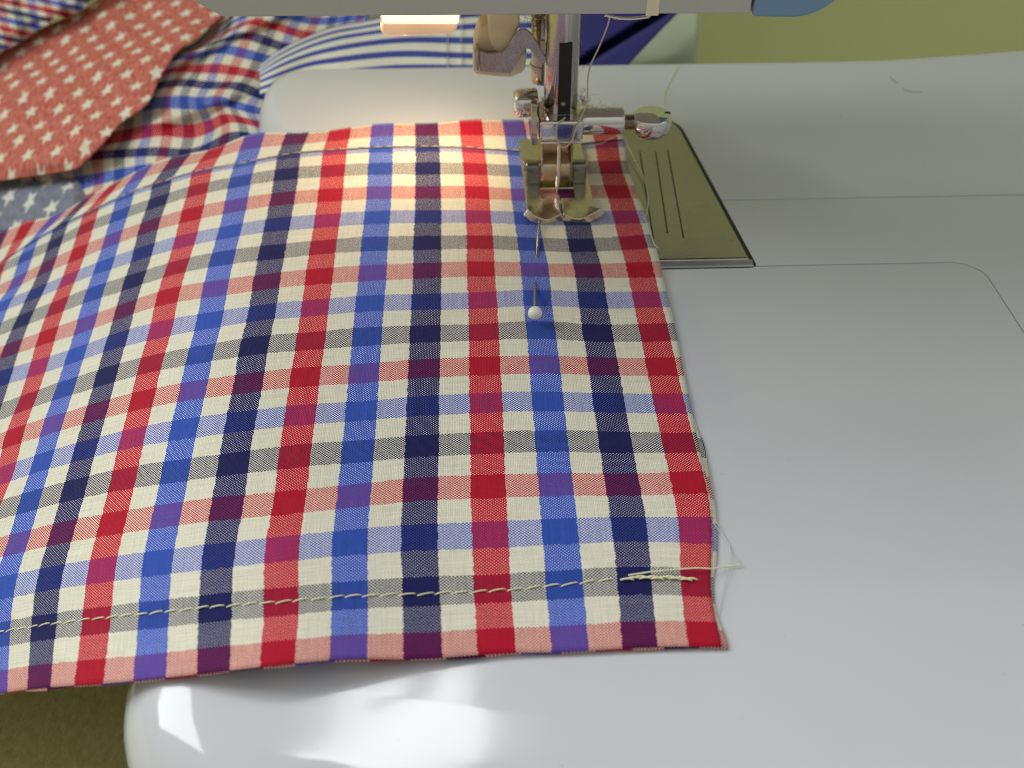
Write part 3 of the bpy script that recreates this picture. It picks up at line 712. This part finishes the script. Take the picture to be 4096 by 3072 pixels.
# ------------------------------------------------------------------ threads and lint
def strand(name, pts, rad, mat, label, cat='thread', group=None, n=6, per=8):
    return tag(link(name, tube(catmull(pts, per), rad, n), mat), label, cat, group)
z4 = lambda x, y, Y: PY(2000+x/2.765, 300+y/2.765, Y)
z7p = lambda x, y, Y: PY(1800+x/3.16, y/3.16, Y)
strand('needle_thread', [z7p(2022, 190, -15), z7p(1990, 330, -12), z7p(1890, 580, -8.5), z7p(1775, 830, -6.5), z7p(1742, 1000, -5.6), z4(968, 100, -5.2), z4(968, 230, -5.0), z4(950, 340, -4.9),
        z4(915, 430, -4.8), z4(868, 530, -4.7), z4(825, 640, -4.75), z4(795, 725, -4.8), z4(745, 785, -4.9), z4(690, 800, -4.9), z4(645, 770, -4.7), z4(628, 700, -4.6), z4(625, 600, -4.5), z4(645, 530, -4.5), z4(690, 500, -4.0), z4(720, 470, -3.2)],
       .17, 'thread', 'pale thread hanging from the head and looping in front of the needle clamp', per=6)
strand('thread_tail', [z4(900, 790, 9), P(2410, 572, 2.3), P(2440, 555, 2.6), P(2475, 540, 3.4), P(2500, 545, 3.0), P(2508, 575, 2.0), P(2540, 640, 1.6), P(2575, 710, 1.4), P(2592, 790, 1.3), P(2588, 850, 1.3), P(2576, 875, 1.2), P(2568, 890, 1.2)],
       .12, 'thread', 'loose thread curving over the olive metal needle plate beside the cloth')
strand('thread_tail', [on_cloth(1.1, 1.07, .6), on_cloth(.7, 1.13, .7), on_cloth(.3, 1.18, .8), on_cloth(0, 1.22, .8), P(2850, 2274, 1.0), P(2900, 2266, .6), P(2966, 2260, .35)],
       .11, 'thread_y', 'straight pale yellow thread end running past the right edge of the large cloth')
strand('fine_thread', [P(2848, 2060, .6), P(2880, 2110, .3), P(2905, 2160, .25), P(2920, 2190, .25), P(2917, 2260, .5), P(2895, 2350, .3), P(2876, 2450, .2), P(2874, 2500, .2)],
       .06, 'thread_w', 'very fine white fibre bowing outward right of the cloth by its front corner', n=4)
strand('fine_thread', [P(2850, 2090, .6), P(2890, 2140, .3), P(2930, 2210, .2), P(2960, 2250, .2)], .05, 'thread_w', 'short fine white fibre slanting toward the tip of the yellow thread end', n=4)
strand('fine_thread', [P(2711, 263, .3), P(2682, 320, .2), P(2659, 372, .2), P(2653, 424, .2), P(2662, 460, .2)], .10, 'thread_y', 'faint pale thread lying on the rear bed behind the screw knob', n=4)
strand('hair', [on_cloth(1.75, 8.35, .2), on_cloth(1.83, 8.1, .5), on_cloth(1.88, 7.85, .5), on_cloth(1.9, 7.6, .25)], .045, 'hair', 'short dark hair lying on the cloth right of the pin head', 'hair', n=4)
strand('hair', [P(3562, 308, .1), P(3575, 322, .1), P(3592, 331, .1)], .08, 'lint', 'curved brown fibre on the right of the rear bed, nearer the back edge', 'fibre', n=4)
strand('hair', [P(3610, 356, .1), P(3650, 367, .1), P(3690, 368, .1)], .06, 'lint', 'straighter brown fibre on the right of the rear bed, nearer the camera', 'fibre', n=4)
strand('thread_end', [on_cloth(-.36, 11.2, .3), P(2612, 965, 1.3), P(2625, 985, 1.1), P(2634, 992, 1.0)], .12, 'thread_w', 'short frayed thread sticking out of the right edge of the cloth onto the needle plate')
lb = []; vv_, ff_ = [], []
def fluff(c, sp_, n_, rad=.03, L=1.6):
    for _ in range(n_):
        p = Vector(c)+Vector([random.gauss(0, s_) for s_ in sp_]); d_ = Vector([random.gauss(0, 1) for _ in range(3)]).normalized(); pts_ = [p]
        for _k in range(5):
            d_ = (d_+Vector([random.gauss(0, .5) for _ in range(3)])).normalized(); pts_.append(pts_[-1]+d_*L/5)
        me_ = tube(pts_, rad, 3); off = len(vv_)
        vv_.extend([tuple(v.co/S) for v in me_.vertices]); ff_.extend([tuple(i+off for i in p_.vertices) for p_ in me_.polygons]); bpy.data.meshes.remove(me_)
fluff((5.2, 2.0, 22.0), (.7, 1.2, .8), 70); fluff((8, .5, 21.1), (2.2, .6, .25), 30, L=1.3); fluff((-4.6, 5, 37.5), (1.2, 1.5, .8), 90); fluff((4.6, 1, 33), (.5, .5, 2.5), 25, .022)
fluff((-2.2, 10, 37), (1.2, 1, 1.5), 50); fluff((-3.6, 1, 20.8), (.8, 2, .3), 25)
tag(link('lint', pydata(vv_, ff_), 'lint'), 'brown lint caught on the needle clamp and bars', 'lint', kind='stuff')

# ------------------------------------------------------------------ cloths behind the machine
def sm(t): t = min(max(t, 0), 1); return t*t*(3-2*t)
def zp(px, py):
    q = 1-min(max(px, -300), 1000)/1000
    return -(16+30*q)*(.45+.55*max(py, -80)/900)
def resample(c, n):
    c = [np.array(p, float) for p in c]; d = [0]
    for a, b_ in zip(c, c[1:]): d.append(d[-1]+np.linalg.norm(b_-a))
    t = np.linspace(0, d[-1], n); return np.stack([np.interp(t, d, [p[i] for p in c]) for i in (0, 1)], 1)
# check pile
KN = [-4, -3, -2, -1, 0, 1, 2, 3, 4, 5]
T = {0: [(790, 170), (860, 140), (915, 105), (975, 70), (1047, 58), (1120, 65), (1192, 78), (1262, 87), (1329, 85), (1387, 78)],
     1: [(772, 185), (840, 165), (900, 138), (960, 105), (1026, 90), (1094, 105), (1163, 127), (1235, 146), (1308, 148), (1365, 141)],
     2: [(725, 215), (790, 195), (863, 173), (924, 152), (993, 146), (1069, 170), (1139, 193), (1210, 210), (1279, 221), (1345, 215)],
     3: [(700, 236), (761, 224), (827, 210), (895, 199), (966, 213), (1036, 231), (1109, 250), (1174, 268), (1250, 290), (1320, 290)],
     4: [(671, 285), (734, 278), (796, 280), (859, 278), (935, 286), (1004, 300), (1069, 318), (1140, 335), (1210, 350), (1290, 370)],
     5: [(640, 345), (700, 336), (761, 335), (836, 344), (903, 344), (968, 350), (1040, 380), (1110, 400), (1180, 420), (1260, 440)],
     6: [(595, 415), (666, 410), (738, 410), (800, 412), (870, 405), (930, 420), (1000, 440), (1075, 460), (1150, 490), (1230, 520)],
     7: [(590, 530), (671, 520), (758, 530), (840, 510), (900, 480), (960, 480), (1030, 500), (1100, 520), (1170, 550), (1240, 580)],
     8: [(569, 612), (656, 612), (738, 618), (820, 600), (900, 560), (980, 550), (1050, 570), (1120, 590), (1190, 620), (1250, 650)],
     9: [(560, 680), (640, 670), (720, 690), (800, 680), (880, 650), (960, 630), (1040, 640), (1110, 660), (1180, 690), (1240, 720)],
     10: [(540, 745), (620, 735), (700, 755), (780, 750), (860, 725), (940, 710), (1020, 715), (1090, 735), (1160, 765), (1220, 790)]}
NT = np.array([T[k] for k in range(11)], float)
vq = np.linspace(-9.0, 11, 150); uq = np.linspace(-9, 6.6, 124)
av = spline1(range(11), NT, vq)
pts, uvs = [], []
for a, v_ in enumerate(vq):
    pxy = spline1(KN, av[a], uq); r1, r2 = [], []
    for c_, u_ in enumerate(uq):
        x, y = pxy[c_]
        y = max(y, -60+min(0, (v_+2)*4))
        b_ = 1.2*noise.noise(Vector((x*.006, y*.011, 1.7)))+.4*noise.noise(Vector((x*.012+y*.01, y*.02, 4.7)))
        ridge = 2.6*math.exp(-((y-(505-.36*(x-600)))/22)**2)*sm((x-520)/120)*sm((1050-x)/150) + 2.2*math.exp(-((y-(250-.45*(x-700)))/20)**2)
        q = P(x, y, zp(x, y)+b_+ridge-.8); r1.append(q); r2.append((float(v_+2), float(u_)))
    pts.append(r1); uvs.append(r2)
solid(tag(link('checked_cloth', grid_mesh(pts, uvs), 'gingham_small'), 'crumpled small checked cloth heaped between the red star cloth and the machine bed', 'cloth'), .3, -1)

def ruled(name, cA, cB, n, mth_, mat, label, dz, uvf, teeth=0.0, teethA=0.0, zfun=None, thick=.4):
    A = resample(cA, n); B = resample(cB, n); pts, uvs = [], []
    for i in range(n):
        r1, r2 = [], []
        for j in range(mth_):
            t = j/(mth_-1); x, y = A[i]*(1-t)+B[i]*t
            z = zp(x, y)+dz+(zfun(x, y, t, i/(n-1)) if zfun else 0)
            q = P(x, y, z)
            w = teeth*(((i % 6) < 3)-.5)*sm((t-.95)/.05)+teethA*(((i % 6) < 3)-.5)*sm((.05-t)/.05)
            if w: q = q+np.array([w, -w*.6, 0])
            r1.append(q); r2.append(uvf(q, x, y))
        pts.append(r1); uvs.append(r2)
    o = tag(link(name, grid_mesh(pts, uvs), mat), label, 'cloth'); solid(o, thick, -1); return o
Ared = [(-260, 380), (-120, 290), (0, 203), (100, 150), (180, 105), (330, 40), (385, 0), (480, -70)]
Bred = [(-260, 770), (-100, 735), (0, 722), (180, 697), (235, 690), (310, 672), (365, 620), (420, 560), (480, 490), (560, 435), (590, 410), (612, 370), (630, 320), (650, 290), (700, 210), (730, 185), (790, 150), (830, 110), (885, 60), (850, 20), (815, -70)]
def zred(x, y, t, s):
    d_ = y+.27*x
    return 2.6*sm((d_-270)/110)-.9*sm((t-.88)/.12)+.9*noise.noise(Vector((x*.008, y*.013, 9)))+1.0*sm((d_-520)/60)*(1-sm((d_-700)/80))
ruled('star_cloth', Ared, Bred, 240, 90, 'red_stars', 'faded red cloth printed with white stars, cut with a zigzag edge', 2.2,
      lambda q, x, y: (float(q[0]+158.5), float(q[1]-105.6)), .22, 0, zred)
Agr = [(-200, 735), (0, 708), (120, 700), (230, 700), (320, 722), (365, 752), (372, 800)]
Bgr = [(-200, 1200), (0, 1060), (60, 1030), (150, 980), (230, 930), (300, 880), (330, 860)]
ruled('star_cloth', Agr, Bgr, 90, 70, 'grey_stars', 'grey blue cloth printed with white stars at the left edge below the red star cloth', 1.5,
      lambda q, x, y: (float(q[0]+143.2), float(q[1]-70.7)), 0, 0, lambda x, y, t, s: 2.0*sm((t)/.25)-2.0+.8*noise.noise(Vector((x*.01, y*.01, 2)))-6*sm((t-.6)/.4)-2.5*sm((s-.82)/.18))
Aul = [(-260, 120), (-100, 20), (40, -70), (150, -75), (260, -80)]
Bul = [(-260, 400), (-120, 300), (0, 208), (50, 185), (100, 155), (150, 110), (180, 100), (220, 70), (280, 62), (330, 35), (360, 0), (480, -70)]
ruled('checked_cloth', Aul, Bul, 120, 60, 'gingham_small', 'crumpled checked cloth in the far left corner beyond the red star cloth', 7.5,
      lambda q, x, y: (float((y-.22*x)/37), float((x-.2*y)/62)), .6, 0,
      lambda x, y, t, s: 1.6*noise.noise(Vector((x*.012, y*.03, 5)))-2.0*sm((t-.8)/.2))
# striped cloth hanging behind the bed
SX = [440, 600, 800, 1000, 1200, 1500, 1800, 2000, 2250, 2480]
SY = {0: [700, 665, 640, 640, 640, 615, 610, 600, 600, 600], 1: [655, 600, 553, 538, 522, 500, 497, 497, 500, 500], 2: [600, 540, 475, 442, 417, 397, 405, 412, 412, 412],
      3: [562, 480, 405, 358, 325, 295, 295, 298, 298, 298], 4: [532, 435, 345, 285, 250, 215, 205, 195, 188, 185], 5: [506, 395, 300, 235, 200, 150, 128, 110, 98, 90], 6: [485, 360, 262, 190, 155, 95, 55, 30, 10, 0], 7: [470, 330, 230, 155, 110, 50, -10, -40, -60, -70]}
SN = np.array([[(800+x/1.843, SY[k][i]/1.843) for i, x in enumerate(SX)] for k in range(8)], float)
vq = np.linspace(0, 6.0, 60); uq = np.linspace(0, 9, 120); av = spline1(range(8), SN, vq); pts, uvs = [], []
for a, v_ in enumerate(vq):
    pxy = spline1(range(10), av[a], uq); r1, r2 = [], []
    for c_, u_ in enumerate(uq):
        x, y = pxy[c_]; y = max(y, -50)
        if x < 1010: pass
        z = -7.0+1.3*noise.noise(Vector((x*.006, v_*.5, 2)))+.5*math.exp(-((x-1782)/10)**2)+.5*math.exp(-((x-1845)/10)**2)-1.4*sm((330-y)/300)-6*sm((1100-x)/160)
        r1.append(P(x, y, z+2.0)); r2.append((float(u_), float(v_)))
    pts.append(r1); uvs.append(r2)
st_o = solid(tag(link('striped_cloth', grid_mesh(pts, uvs), 'stripes'), 'blue and white striped cloth lying behind the bed below the lamp', 'cloth'), .3, -1)
for X_ in (1790, 1846):
    pp = []
    for y_ in np.linspace(70, 285, 14): pp.append(P(X_, y_, -4.6-1.4*sm((330-y_)/300)+.3*math.sin(y_)))
    link('seam', tube(pp, .10, 4), 'thread_w', st_o)
# royal blue folded cloth and pale interfacing
def quadsheet(name, pxs, mat, label, zf, n=50, m_=30, thick=.4):
    (a, b_, c, d) = [np.array(p, float) for p in pxs]; pts = []
    for i in range(n):
        s = i/(n-1); r1 = []
        for j in range(m_):
            t = j/(m_-1); x, y = (a*(1-s)+b_*s)*(1-t)+(d*(1-s)+c*s)*t; r1.append(P(x, y, zf(x, y, s, t)))
        pts.append(r1)
    return solid(tag(link(name, grid_mesh(pts), mat), label, 'cloth'), thick, -1)
def zblue(x, y, s, t):
    f_ = (y-75)*(-1.64)+2640                    # centre line of the fold
    d_ = (x-f_)/60
    return -6.0+5.0*sm((d_+.2)/.9)-8.5*math.exp(-((d_+.35)/.50)**2)
quadsheet('blue_cloth', [(2060, 10), (2745, 10), (2450, 320), (2060, 320)], 'royal', 'royal blue cloth with a dark fold behind the needle bar', zblue, 90, 50)
pz = []
for i in range(30):
    s = i/29; r1 = []
    for j in range(24):
        t = j/23; y = -40+350*t; x = (2200)*(1-s)+(2790+5*math.sin(t*5)-8*t*0)*s; q = PY(x, y, 176-62*t+6*math.sin(s*3)+2*noise.noise(Vector((x*.006, y*.01, 1)))); r1.append(q)
    pz.append(r1)
solid(tag(link('interfacing_sheet', grid_mesh(pz), 'interfacing'), 'pale grey green sheet of interfacing standing upright between the blue cloth and the wall', 'cloth'), .5, -1)
